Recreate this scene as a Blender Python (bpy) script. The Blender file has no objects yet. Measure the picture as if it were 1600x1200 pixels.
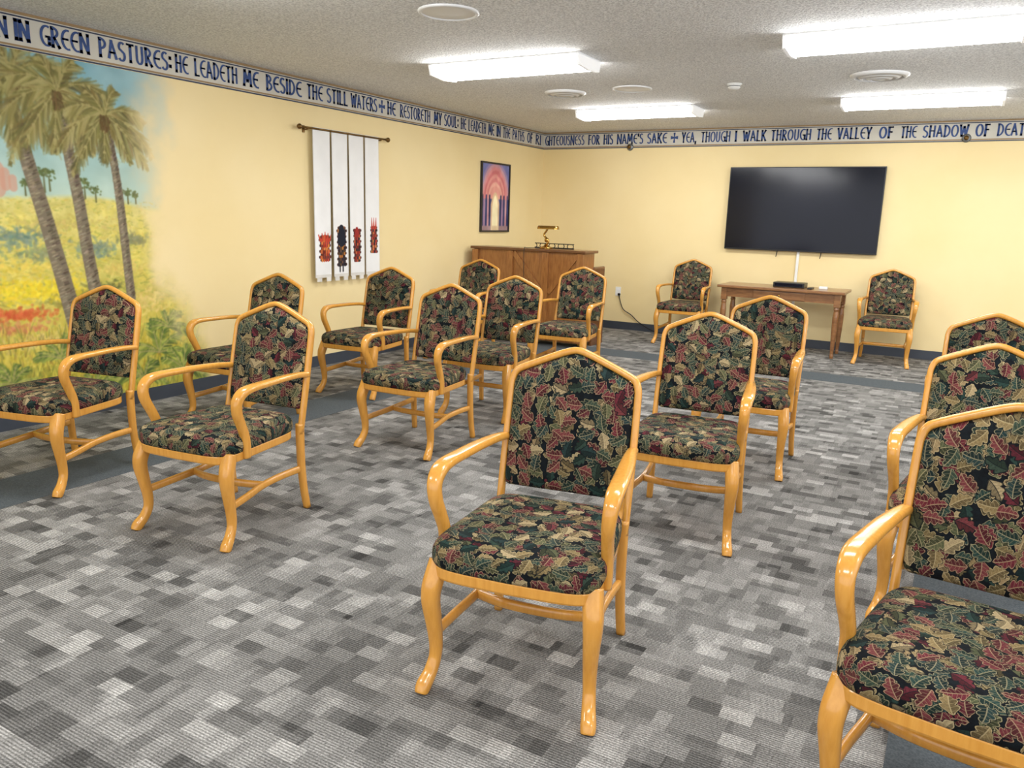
import bpy, bmesh, math, random
import numpy as np
from mathutils import Vector, Matrix
random.seed(7); rng = np.random.default_rng(7)
C = bpy.context.scene.collection
# ------------------------------------------------------------ camera calibration
F = 1226.0
Yc = Vector((716, -239, F)).normalized()
Xc = Vector((2209, 324, -F)); Xc = (Xc - Yc*Xc.dot(Yc)).normalized()
Zc = Xc.cross(Yc).normalized()
if Zc.y > 0: Zc = -Zc
CAM = Vector((0, 0, 1.42))
XL, YB, H = -5.17, 9.83, 2.555
XR, YF = 3.3, -2.8
def ray(px, py):
    d = Vector((px-800, py-600, F)); return Vector((d.dot(Xc), d.dot(Yc), d.dot(Zc)))
def at_z(px, py, z=0.0):
    r = ray(px, py); return CAM + r*((z-CAM.z)/r.z)
def at_x(px, py, x=XL):
    r = ray(px, py); return CAM + r*((x-CAM.x)/r.x)
def at_y(px, py, y=YB):
    r = ray(px, py); return CAM + r*((y-CAM.y)/r.y)
cam = bpy.data.cameras.new('camera'); cam.sensor_width = 36; cam.sensor_fit = 'HORIZONTAL'; cam.lens = F/1600*36
co = bpy.data.objects.new('camera', cam); C.objects.link(co)
Mx = Matrix(((Xc.x, Yc.x, Zc.x), (-Xc.y, -Yc.y, -Zc.y), (-Xc.z, -Yc.z, -Zc.z)))   # cam <- world
co.matrix_world = Matrix.Translation(CAM) @ Mx.transposed().to_4x4()
bpy.context.scene.camera = co
bpy.context.scene.view_settings.view_transform = 'Standard'
# ------------------------------------------------------------ materials
def lin(c):
    c = np.asarray(c, float)/255.0
    return np.where(c <= .04045, c/12.92, ((c+.055)/1.055)**2.4)
def L4(c): l = lin(c); return (float(l[0]), float(l[1]), float(l[2]), 1)
class NT:
    def __init__(s, name):
        s.m = bpy.data.materials.new(name); s.m.use_nodes = True; s.t = s.m.node_tree
        s.b = s.t.nodes['Principled BSDF']
    def n(s, t, **k):
        o = s.t.nodes.new(t)
        for a, v in k.items(): setattr(o, a, v)
        return o
    def l(s, a, b): s.t.links.new(a, b)
    def put(s, sock, v):
        if hasattr(v, 'links') or isinstance(v, bpy.types.NodeSocket): s.l(v, sock)
        else: sock.default_value = v
    def m_(s, op, a, b=None, c=None):
        o = s.n('ShaderNodeMath', operation=op); s.put(o.inputs[0], a)
        if b is not None: s.put(o.inputs[1], b)
        if c is not None: s.put(o.inputs[2], c)
        return o.outputs[0]
    def v_(s, op, a, b=None):
        o = s.n('ShaderNodeVectorMath', operation=op); s.put(o.inputs[0], a)
        if b is not None: s.put(o.inputs[1], b)
        return o.outputs[0]
    def mix(s, f, a, b, mode='MIX'):
        o = s.n('ShaderNodeMixRGB', blend_type=mode); s.put(o.inputs[0], f); s.put(o.inputs[1], a); s.put(o.inputs[2], b)
        return o.outputs[0]
    def noise(s, vec, scale, detail=3, rough=.5):
        o = s.n('ShaderNodeTexNoise'); o.inputs['Scale'].default_value = scale; o.inputs['Detail'].default_value = detail
        o.inputs['Roughness'].default_value = rough
        if vec is not None: s.l(vec, o.inputs['Vector'])
        return o.outputs['Fac']
    def ramp(s, f, stops, interp='LINEAR'):
        o = s.n('ShaderNodeValToRGB'); e = o.color_ramp; e.interpolation = interp
        while len(e.elements) < len(stops): e.elements.new(.5)
        for i, (p, c) in enumerate(stops): e.elements[i].position = p; e.elements[i].color = c
        s.l(f, o.inputs[0]); return o.outputs[0]
    def bump(s, h, st, dist=.01):
        o = s.n('ShaderNodeBump'); o.inputs['Strength'].default_value = st; o.inputs['Distance'].default_value = dist
        s.l(h, o.inputs['Height']); s.l(o.outputs[0], s.b.inputs['Normal'])
    def set(s, rough=.5, metal=0, spec=.5, coat=0):
        s.b.inputs['Roughness'].default_value = rough; s.b.inputs['Metallic'].default_value = metal
        s.b.inputs['Specular IOR Level'].default_value = spec; s.b.inputs['Coat Weight'].default_value = coat
        return s
    def col(s, c): s.put(s.b.inputs['Base Color'], c); return s
def obj_co(t): return t.n('ShaderNodeTexCoord').outputs['Object']
def pos(t): return t.n('ShaderNodeNewGeometry').outputs['Position']
def plain(name, c, rough=.5, metal=0, spec=.5, var=.06, coat=0, sc=12):
    t = NT(name).set(rough, metal, spec, coat)
    f = t.noise(obj_co(t), sc)
    a = lin(c); hi = [float(min(1, x*(1+var))) for x in a]+[1]; lo = [float(x*(1-var)) for x in a]+[1]
    t.col(t.ramp(f, [(.3, lo), (.7, hi)])); return t.m
def wood(name, c1, c2, rough=.28, axis=(18, 18, 2.2), coat=.3):
    t = NT(name).set(rough, 0, .5, coat)
    v = t.v_('MULTIPLY', obj_co(t), axis)
    f = t.noise(v, 4, 5, .6)
    t.col(t.ramp(f, [(.3, L4(c1)), (.7, L4(c2))])); return t.m
def wall_color(t):
    f = t.noise(pos(t), 1.3, 4)
    return t.ramp(f, [(.3, L4((232, 210, 156))), (.7, L4((237, 217, 167)))])
t = NT('cream_wall_paint').set(.62, 0, .3); t.col(wall_color(t)); t.bump(t.noise(pos(t), 120, 2), .12, .003); M_wall = t.m
t = NT('popcorn_ceiling').set(.9, 0, .2)
f = t.noise(pos(t), 78, 2, .65)
t.col(t.ramp(f, [(.38, L4((214, 214, 214))), (.60, L4((253, 253, 252)))])); t.bump(f, .9, .018); M_ceil = t.m
# carpet
def carpet_mat():
    t = NT('ribbed_patchwork_carpet').set(.95, 0, .1)
    p = pos(t); s = t.n('ShaderNodeSeparateXYZ'); t.l(p, s.inputs[0]); x, y = s.outputs[0], s.outputs[1]
    def cells(cx, cy, seed, sx=0.0, sy=0.0):
        row = t.m_('FLOOR', t.m_('DIVIDE', t.m_('ADD', y, sy), cy))
        wr = t.n('ShaderNodeTexWhiteNoise', noise_dimensions='1D'); t.l(t.m_('ADD', row, seed), wr.inputs['W'])
        xx = t.m_('FLOOR', t.m_('ADD', t.m_('DIVIDE', t.m_('ADD', x, sx), cx), t.m_('MULTIPLY', wr.outputs[0], 1.0)))
        cv = t.n('ShaderNodeCombineXYZ'); t.l(xx, cv.inputs[0]); t.l(row, cv.inputs[1]); cv.inputs[2].default_value = seed
        w = t.n('ShaderNodeTexWhiteNoise', noise_dimensions='3D'); t.l(cv.outputs[0], w.inputs['Vector'])
        return w.outputs[0]
    a = cells(.095, .062, 3.0); b = cells(.15, .093, 9.0, .03, .0); c = cells(.05, .093, 5.0, .01, .0)
    g = lambda v: (v*1.03, v*1.0, v*.95, 1)
    ca = t.ramp(a, [(0, g(.035)), (.13, g(.10)), (.28, g(.17)), (.52, g(.22)), (.78, g(.30)), (.91, g(.44))], 'CONSTANT')
    cb = t.ramp(b, [(0, g(.05)), (.18, g(.15)), (.5, g(.22)), (.83, g(.33))], 'CONSTANT')
    cc = t.ramp(c, [(0, g(.04)), (.16, g(.19)), (.84, g(.38))], 'CONSTANT')
    k = t.mix(.34, ca, cb); k = t.mix(.24, k, cc)
    rib = t.m_('SINE', t.m_('MULTIPLY', y, 2*math.pi/.0095))
    rr = t.m_('MULTIPLY_ADD', rib, .36, .94)
    sp = t.m_('MULTIPLY_ADD', t.noise(p, 170, 2, .85), 3.2, -.60)
    sp = t.m_('MAXIMUM', sp, .15)
    mm = t.m_('MULTIPLY', rr, sp)
    t.col(t.mix(1, k, mm, 'MULTIPLY'))
    t.bump(rib, .4, .003); return t.m
M_carpet = carpet_mat()
t = NT('slate_carpet_border').set(.9, 0, .15); f = t.noise(pos(t), 160, 2)
t.col(t.ramp(f, [(.3, L4((66, 72, 76))), (.7, L4((88, 94, 98)))])); M_strip = t.m
# leaf fabric
def fabric_mat():
    t = NT('leaf_tapestry_fabric').set(.85, 0, .15)
    uvn = t.n('ShaderNodeUVMap'); uvn.uv_map = 'UVMap'
    oi = t.n('ShaderNodeObjectInfo'); off = t.m_('MULTIPLY', oi.outputs['Random'], 7.3)
    cv = t.n('ShaderNodeCombineXYZ'); t.l(off, cv.inputs[0]); t.l(t.m_('MULTIPLY', off, 1.7), cv.inputs[1])
    uv = t.v_('ADD', uvn.outputs[0], cv.outputs[0])
    base = t.ramp(t.noise(uv, 40, 3), [(.35, L4((8, 10, 14))), (.65, L4((15, 22, 26)))])
    out = base
    pals = [[(132, 114, 80), (38, 58, 52), (88, 32, 40), (82, 84, 58), (146, 130, 96), (34, 54, 52), (98, 44, 48), (94, 84, 56)],
            [(36, 56, 50), (136, 116, 84), (72, 76, 52), (92, 36, 44), (44, 62, 52), (104, 90, 60), (30, 50, 50), (82, 32, 40)],
            [(94, 36, 44), (84, 86, 60), (38, 60, 54), (156, 138, 104), (104, 50, 52), (50, 64, 52), (124, 106, 72), (36, 54, 52)]]
    for i, (sc, ox) in enumerate([(21.5, 0.0), (20.0, 3.7), (18.5, 8.1)]):
        v = t.v_('ADD', t.v_('MULTIPLY', uv, (sc, sc, sc)), (ox, ox*.7, 0))
        vo = t.n('ShaderNodeTexVoronoi', voronoi_dimensions='2D', feature='F1'); vo.inputs['Scale'].default_value = 1
        vo.inputs['Randomness'].default_value = .55; t.l(v, vo.inputs['Vector'])
        d = t.v_('SUBTRACT', v, vo.outputs['Position'])
        s = t.n('ShaderNodeSeparateXYZ'); t.l(d, s.inputs[0]); lx, ly = s.outputs[0], s.outputs[1]
        sc_ = t.n('ShaderNodeSeparateColor'); t.l(vo.outputs['Color'], sc_.inputs[0])
        an = t.m_('MULTIPLY', sc_.outputs[0], 6.283); cs, sn = t.m_('COSINE', an), t.m_('SINE', an)
        p = t.m_('DIVIDE', t.m_('ADD', t.m_('MULTIPLY', lx, cs), t.m_('MULTIPLY', ly, sn)), .56)
        q = t.m_('SUBTRACT', t.m_('MULTIPLY', ly, cs), t.m_('MULTIPLY', lx, sn))
        q = t.m_('ADD', q, t.m_('MULTIPLY', t.m_('MULTIPLY', p, p), .07))
        aq = t.m_('ABSOLUTE', q)
        env = t.m_('POWER', t.m_('MAXIMUM', t.m_('SUBTRACT', 1.0, t.m_('MULTIPLY', p, p)), 0.0), .7)
        ps = t.m_('SUBTRACT', p, t.m_('MULTIPLY', aq, .8))
        lob = t.m_('MULTIPLY_ADD', t.m_('ABSOLUTE', t.m_('COSINE', t.m_('MULTIPLY', ps, 5.2))), .42, .58)
        w = t.m_('MULTIPLY', t.m_('MULTIPLY', env, lob), t.m_('MULTIPLY_ADD', p, -.10, .37))
        dd = t.m_('SUBTRACT', w, aq)
        halo = t.m_('GREATER_THAN', dd, -.035)
        mask = t.m_('GREATER_THAN', dd, 0.0)
        edge = t.m_('LESS_THAN', dd, .045)
        vein = t.m_('LESS_THAN', aq, .022)
        sv = t.m_('ABSOLUTE', t.m_('SUBTRACT', t.m_('FRACT', t.m_('MULTIPLY', ps, 3.31)), .5))
        sv = t.m_('LESS_THAN', sv, .07)
        ln = t.m_('MAXIMUM', t.m_('MULTIPLY', edge, .85), t.m_('MAXIMUM', t.m_('MULTIPLY', vein, .85), t.m_('MULTIPLY', sv, .45)))
        pal = pals[i]
        c = t.ramp(sc_.outputs[1], [(k/8, L4(pal[k])) for k in range(8)], 'CONSTANT')
        inner = t.mix(1, c, t.m_('MULTIPLY_ADD', t.m_('GREATER_THAN', q, 0.0), .5, .5), 'MULTIPLY')
        nz = t.m_('MULTIPLY_ADD', t.noise(v, 9, 2), 1.1, .4)
        inner = t.mix(1, inner, nz, 'MULTIPLY')
        lightc = t.mix(.45, c, L4((186, 170, 130)))
        dark_ol = t.m_('LESS_THAN', sc_.outputs[2], .22)
        lightc = t.mix(dark_ol, lightc, L4((18, 24, 26)))
        lf = t.mix(ln, inner, lightc)
        out = t.mix(halo, out, L4((10, 13, 17)))
        out = t.mix(mask, out, lf)
    wv = t.noise(uv, 420, 1)
    out = t.mix(1, out, t.m_('MULTIPLY_ADD', wv, .7, .60), 'MULTIPLY')
    t.col(out); t.bump(wv, .3, .002); return t.m
M_fab = fabric_mat()
M_maple = wood('honey_maple_wood', (196, 136, 54), (210, 152, 68), .2)
M_oak = wood('brown_piano_wood', (138, 86, 42), (174, 118, 62), .35, (14, 14, 2.2))
M_oakd = wood('dark_piano_wood', (92, 56, 30), (122, 78, 42), .3, (3, 3, 18))
M_table = wood('walnut_table_wood', (118, 78, 46), (154, 108, 66), .3, (2.5, 16, 16))
M_base = plain('slate_vinyl_baseboard', (58, 64, 74), .5)
M_black = plain('black_plastic', (14, 14, 16), .35)
M_white = plain('white_plastic', (232, 232, 228), .45, var=.02)
M_plate = plain('painted_white_metal', (236, 236, 236), .45, var=.02)
M_grey = plain('grey_metal', (120, 122, 122), .4, .6)
M_brass = plain('polished_brass', (190, 150, 80), .22, 1.0, var=.05)
M_rod = plain('antique_bronze', (110, 82, 40), .35, .7)
M_shadow = plain('vent_dark_gap', (92, 92, 92), .8)
t = NT('tv_screen_glass').set(.12, 0, .3); f = t.noise(obj_co(t), .8)
t.col(t.ramp(f, [(.3, L4((8, 11, 22))), (.7, L4((12, 16, 32)))])); M_screen = t.m
def emis(name, c, st):
    t = NT(name); t.set(.4); t.col(L4((240, 240, 240)))
    f = t.noise(obj_co(t), 5, 1)
    t.l(t.ramp(f, [(0, c), (1, c)]), t.b.inputs['Emission Color']); t.b.inputs['Emission Strength'].default_value = st
    return t.m
LC = (.98, .985, .98, 1)
M_lens = emis('glowing_acrylic_lens', LC, 24)
M_side = emis('glowing_lens_side', LC, 30)
M_end = emis('glowing_end_cap', LC, .30)
def attr_mat(name, rough=.7, wallmix=False, weave=0):
    t = NT(name).set(rough, 0, .25)
    a = t.n('ShaderNodeAttribute'); a.attribute_name = 'Col'
    c = a.outputs['Color']
    if wallmix: c = t.mix(a.outputs['Alpha'], wall_color(t), c)
    t.col(c)
    t.bump(t.noise(pos(t), 120 if not weave else weave, 2), .12, .003); return t.m
M_mural = attr_mat('painted_mural', .62, True)
M_art = attr_mat('painted_canvas', .5)
M_cloth = attr_mat('applique_cloth', .9, False, 300)
M_cream = plain('cream_border_paint', (198, 194, 182), .6, var=.05, sc=5)
M_blue = plain('blue_letter_paint', (36, 66, 122), .6, var=.22, sc=30)
M_line = plain('dark_blue_line_paint', (46, 54, 78), .6)
M_tan = plain('tan_line_paint', (148, 122, 84), .6)
M_frame = plain('dark_picture_frame', (30, 28, 34), .35)
M_tab = plain('banner_tab_cloth', (216, 212, 204), .9)
# ------------------------------------------------------------ mesh helpers
def obj(name, bm, mat, parent=None, smooth=False, uv=None, kind=None, label=None):
    bmesh.ops.recalc_face_normals(bm, faces=bm.faces)
    if uv:
        L = bm.loops.layers.uv.new('UVMap')
        for f in bm.faces:
            for lp in f.loops: lp[L].uv = uv(lp.vert.co)
    me = bpy.data.meshes.new(name); bm.to_mesh(me); bm.free(); me.materials.append(mat)
    if smooth:
        for p in me.polygons: p.use_smooth = True
    o = bpy.data.objects.new(name, me); C.objects.link(o)
    if parent: o.parent = parent
    if kind: o['kind'] = kind
    if label: o['label'] = label
    return o
def thing(name, label, cat, loc=(0, 0, 0), rz=0, group=None):
    o = bpy.data.objects.new(name, None); C.objects.link(o); o.location = loc; o.rotation_euler = (0, 0, rz)
    o.empty_display_size = .1; o['label'] = label; o['category'] = cat
    if group: o['group'] = group
    return o
def tag(o, label, cat, group=None):
    o['label'] = label; o['category'] = cat
    if group: o['group'] = group
    return o
def B(): return bmesh.new()
def box(bm, c, s, bev=0, mat4=None, seg=2):
    g = bmesh.ops.create_cube(bm, size=1)
    vs = g['verts']
    for v in vs: v.co = Vector((v.co.x*s[0]+c[0], v.co.y*s[1]+c[1], v.co.z*s[2]+c[2]))
    if bev:
        es = list({e for v in vs for e in v.link_edges})
        r = bmesh.ops.bevel(bm, geom=es, offset=bev, segments=seg, affect='EDGES', profile=.7)
        vs = list({v for f in r['faces'] for v in f.verts} | {v for v in vs if v.is_valid})
    if mat4:
        for v in vs: v.co = mat4 @ v.co
    return bm
def b2(x0, x1, y0, y1, z0, z1, bev=0, bm=None):
    bm = bm or B(); return box(bm, ((x0+x1)/2, (y0+y1)/2, (z0+z1)/2), (abs(x1-x0), abs(y1-y0), abs(z1-z0)), bev)
def cr(pts, sizes, n):
    P = [Vector(p) for p in pts]; S = [Vector(s) for s in sizes]; op, os_ = [], []
    for i in range(len(P)-1):
        p0, p1, p2, p3 = P[max(i-1, 0)], P[i], P[i+1], P[min(i+2, len(P)-1)]
        for k in range(n):
            u = k/n; u2 = u*u; u3 = u2*u
            op.append(.5*((2*p1)+(-p0+p2)*u+(2*p0-5*p1+4*p2-p3)*u2+(-p0+3*p1-3*p2+p3)*u3)); os_.append(S[i].lerp(S[i+1], u))
    op.append(P[-1]); os_.append(S[-1]); return op, os_
def sweep(bm, pts, sizes, side=(1, 0, 0), n=4, m=12, e=2.6, minz=None):
    P, S = cr(pts, sizes, n); rings = []; sd = Vector(side)
    for i, p in enumerate(P):
        T = (P[min(i+1, len(P)-1)]-P[max(i-1, 0)]).normalized()
        s = (sd-T*sd.dot(T)).normalized(); nn = T.cross(s)
        r = []
        for k in range(m):
            a = 2*math.pi*k/m; ca, sa = math.cos(a), math.sin(a)
            x = math.copysign(abs(ca)**(2/e), ca)*S[i][0]; y = math.copysign(abs(sa)**(2/e), sa)*S[i][1]
            c = p+s*x+nn*y
            if minz is not None: c.z = max(c.z, minz)
            r.append(bm.verts.new(c))
        rings.append(r)
    for a, b in zip(rings, rings[1:]):
        for k in range(m): bm.faces.new((a[k], a[(k+1) % m], b[(k+1) % m], b[k]))
    bm.faces.new(rings[0][::-1]); bm.faces.new(rings[-1]); return bm
def tube(bm, pts, r, n=4, m=8, side=(0, 0, 1)):
    T = (Vector(pts[-1])-Vector(pts[0])).normalized()
    if abs(T.dot(Vector(side))) > .9: side = (1, 0, 0)
    return sweep(bm, pts, [(r, r)]*len(pts), side, n, m, 2)
def lathe(bm, prof, m=32, c=(0, 0, 0), flip=1):
    rings = []
    for r, z in prof:
        if r <= 1e-6: rings.append([bm.verts.new((c[0], c[1], c[2]+z*flip))])
        else: rings.append([bm.verts.new((c[0]+r*math.cos(2*math.pi*k/m), c[1]+r*math.sin(2*math.pi*k/m), c[2]+z*flip)) for k in range(m)])
    for a, b in zip(rings, rings[1:]):
        for k in range(m):
            k2 = (k+1) % m
            if len(a) == 1 and len(b) == 1: continue
            if len(a) == 1: bm.faces.new((a[0], b[k], b[k2]))
            elif len(b) == 1: bm.faces.new((a[k], a[k2], b[0]))
            else: bm.faces.new((a[k], a[k2], b[k2], b[k]))
    return bm
# ------------------------------------------------------------ room shell
obj('floor', b2(XL-.1, XR+.1, YF-.1, YB+.1, -.1, 0), M_carpet, kind='structure')
obj('ceiling', b2(XL-.1, XR+.1, YF-.1, YB+.1, H, H+.1), M_ceil, kind='structure')
obj('wall_left', b2(XL-.1, XL, YF-.1, YB+.1, 0, H), M_wall, kind='structure')
obj('wall_back', b2(XL, XR, YB, YB+.1, 0, H), M_wall, kind='structure')
obj('baseboard_left', b2(XL, XL+.012, YF, YB, 0, .10), M_base, kind='structure')
obj('baseboard_back', b2(XL+.012, XR, YB-.012, YB, 0, .10), M_base, kind='structure')
SL0, SL1, SB0, SB1, SR0, SR1 = -4.24, -3.82, 7.75, 8.17, -.02, .40
bm = B(); b2(SL0, SL1, YF, SB1, -.02, .002, bm=bm); b2(SL1, SR0, SB0, SB1, -.02, .002, bm=bm); b2(SR0, SR1, YF, SB1, -.02, .002, bm=bm)
obj('trim_3', bm, M_strip, kind='structure')
# ------------------------------------------------------------ lettered border
ZB0 = 2.338
bl = obj('trim_1', b2(XL, XL+.004, YF, YB, ZB0, H), M_cream, kind='structure')
bb = obj('trim_2', b2(XL+.004, XR, YB-.004, YB, ZB0, H), M_cream, kind='structure')
for z0, z1, mm in ((ZB0, ZB0+.010, M_line), (ZB0+.014, ZB0+.026, M_tan), (H-.032, H-.023, M_line), (H-.017, H, M_tan)):
    obj('painted_line', b2(XL+.003, XL+.0055, YF, YB-.004, z0, z1), mm, bl)
    obj('painted_line', b2(XL+.0055, XR, YB-.0055, YB-.003, z0, z1), mm, bb)
def arc(cx, cy, rx, ry, a0, a1, n=14):
    return [(cx+rx*math.cos(math.radians(a0+(a1-a0)*k/n)), cy+ry*math.sin(math.radians(a0+(a1-a0)*k/n))) for k in range(n+1)]
GL = {
 'A': (.66, [[(.03, 0), (.10, .25), (.30, 1)], [(.24, 1), (.46, .5), (.64, 0)], [(.12, .34), (.52, .34)]]),
 'B': (.56, [[(.08, 0), (.08, 1)], arc(.08, .76, .36, .22, 90, -90), arc(.08, .27, .44, .26, 90, -90)]),
 'D': (.62, [[(.08, 0), (.08, 1)], arc(.08, .5, .50, .48, 90, -90)]),
 'E': (.56, [arc(.50, .5, .44, .48, 72, 288), [(.08, .52), (.52, .52)]]),
 'F': (.50, [[(.10, 0), (.10, 1)], [(.10, .96), (.50, .96)], [(.10, .54), (.42, .54)]]),
 'G': (.66, [arc(.48, .5, .42, .48, 62, 300), [(.64, .06), (.64, .46)], [(.40, .46), (.68, .46)]]),
 'H': (.64, [[(.08, 0), (.08, 1)], [(.56, 0), (.56, .62), (.56, 1)], [(.08, .54), (.56, .54)]]),
 'I': (.14, [[(.07, 0), (.07, 1)]]),
 'K': (.60, [[(.08, 0), (.08, 1)], [(.54, 1), (.12, .48)], [(.20, .56), (.58, 0)]]),
 'L': (.48, [[(.08, 1), (.08, 0)], [(.06, .03), (.48, .03)]]),
 'M': (.84, [[(.05, 0), (.14, 1)], [(.14, 1), (.42, .28)], [(.42, .28), (.70, 1)], [(.70, 1), (.79, 0)]]),
 'N': (.70, [[(.06, 0), (.06, 1)], [(.06, .98), (.64, .02)], [(.64, 0), (.64, 1)]]),
 'O': (.72, [arc(.36, .5, .32, .47, 90, 450, 24)]),
 'P': (.54, [[(.08, 0), (.08, 1)], arc(.08, .72, .40, .26, 90, -90)]),
 'R': (.58, [[(.08, 0), (.08, 1)], arc(.08, .74, .38, .24, 90, -90), [(.18, .50), (.58, 0)]]),
 'S': (.52, [arc(.28, .75, .22, .22, 40, 215)+arc(.25, .26, .24, .25, 50, -150)]),
 'T': (.58, [[(.02, .96), (.56, .96)], [(.29, .96), (.29, 0)]]),
 'U': (.62, [[(.08, 1), (.08, .34)]+arc(.31, .30, .23, .28, 180, 350)+[(.54, .34), (.54, 1)]]),
 'V': (.62, [[(.04, 1), (.31, .02)], [(.31, .02), (.58, 1)]]),
 'W': (.90, [[(.04, 1), (.24, .02)], [(.24, .02), (.45, .85)], [(.45, .85), (.66, .02)], [(.66, .02), (.86, 1)]]),
 'Y': (.60, [[(.03, 1), (.30, .46)], [(.57, 1), (.30, .46)], [(.30, .48), (.30, 0)]]),
 ':': (.14, [[(.07, .18), (.07, .32)], [(.07, .64), (.07, .78)]]), ',': (.14, [[(.09, .10), (.04, -.16)]]), "'": (.12, [[(.07, 1), (.05, .74)]])}
ZT0, LH = 2.390, .120
CROSS = [(.36, 0), (.64, 0), (.56, .42), (.98, .34), (.98, .68), (.56, .60), (.64, 1), (.36, 1), (.44, .60), (.02, .68), (.02, .34), (.44, .42)]
def lettering(words, parent, left):
    bm = B(); dpt = [0]
    f = (lambda px: at_x(px, 45+px*.205).y) if left else (lambda px: at_y(px, 215).x)
    def V3(u, z):
        d = .0064+.00002*(dpt[0] % 20)
        return bm.verts.new((XL+d, u, z) if left else (u, YB-d, z))
    for w, p0, p1 in words:
        a, b = f(p0), f(p1)
        if w == '+':
            bm.faces.new([V3(a+x*(b-a), ZT0+y*LH) for x, y in CROSS]); continue
        tw = sum(GL[c][0] for c in w)+.17*(len(w)-1)
        hw = min(.0115, .085*(b-a)/tw+.0013); A0 = a+hw; sc = (b-a-2*hw)/tw; cx = 0
        if w == 'I': hw = .0105; A0, sc = (a+b)/2, 0
        for c in w:
            gw, strokes = GL[c]
            for st in strokes:
                dpt[0] += 1
                pts = [Vector((A0+(cx+x)*sc, ZT0+y*LH)) for x, y in st]; n = len(pts); L_, R_ = [], []
                for i, p in enumerate(pts):
                    T = (pts[min(i+1, n-1)]-pts[max(i-1, 0)]).normalized(); N_ = Vector((-T.y, T.x))
                    vert = abs(T.y); h = hw*(.62+.38*vert)
                    if n < 4: h *= 1.0 if 0 < i < n-1 else 1.12
                    q = p.copy()
                    if n == 2: q += T*(-.006 if i == 0 else .006)*(.4)
                    L_.append(V3(*(q+N_*h))); R_.append(V3(*(q-N_*h)))
                for i in range(n-1): bm.faces.new((L_[i], L_[i+1], R_[i+1], R_[i]))
                if n == 2:   # small wedge serifs on straight strokes
                    for p, sg in ((pts[0], -1), (pts[1], 1)):
                        T = (pts[1]-pts[0]).normalized(); N_ = Vector((-T.y, T.x)); h = hw*(.62+.38*abs(T.y))
                        e0 = p+T*sg*.004; e1 = p-T*sg*.018
                        bm.faces.new([V3(*(e0+N_*h*1.35)), V3(*(e0-N_*h*1.35)), V3(*(e1-N_*h)), V3(*(e1+N_*h))])
            cx += gw+.17
    obj('lettering', bm, M_blue, parent)
lettering([('SHALL', -330, -215), ('NOT', -200, -140), ('LIE', -125, -75), ('DOWN', -75, 12), ('IN', 20, 47), ('GREEN', 60, 140), ('PASTURES:', 152, 268), ('HE', 272, 294), ('LEADETH', 302, 371), ('ME', 378, 404),
           ('BESIDE', 414, 471), ('THE', 478, 504), ('STILL', 509, 543), ('WATERS', 547, 589), ('+', 591, 601), ('HE', 604, 618), ('RESTORETH', 624, 672),
           ('MY', 677, 690), ('SOUL:', 693, 716), ('HE', 719, 728), ('LEADETH', 731, 759), ('ME', 762, 772), ('IN', 775, 782), ('THE', 785, 797), ('PATHS', 800, 819),
           ('OF', 823, 832), ('RI', 836, 845)], bl, True)
lettering([('GHTEOUSNESS', 852, 914), ('FOR', 919, 938), ('HIS', 943, 959), ("NAME'S", 964, 1006), ('SAKE', 1011, 1043), ('+', 1048, 1060), ('YEA,', 1065, 1089),
           ('THOUGH', 1095, 1142), ('I', 1147, 1153), ('WALK', 1160, 1198), ('THROUGH', 1204, 1268), ('THE', 1275, 1300), ('VALLEY', 1307, 1362), ('OF', 1372, 1396),
           ('THE', 1406, 1432), ('SHADOW', 1440, 1513), ('OF', 1522, 1546), ('DEATH', 1556, 1612)], bb, False)
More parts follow.
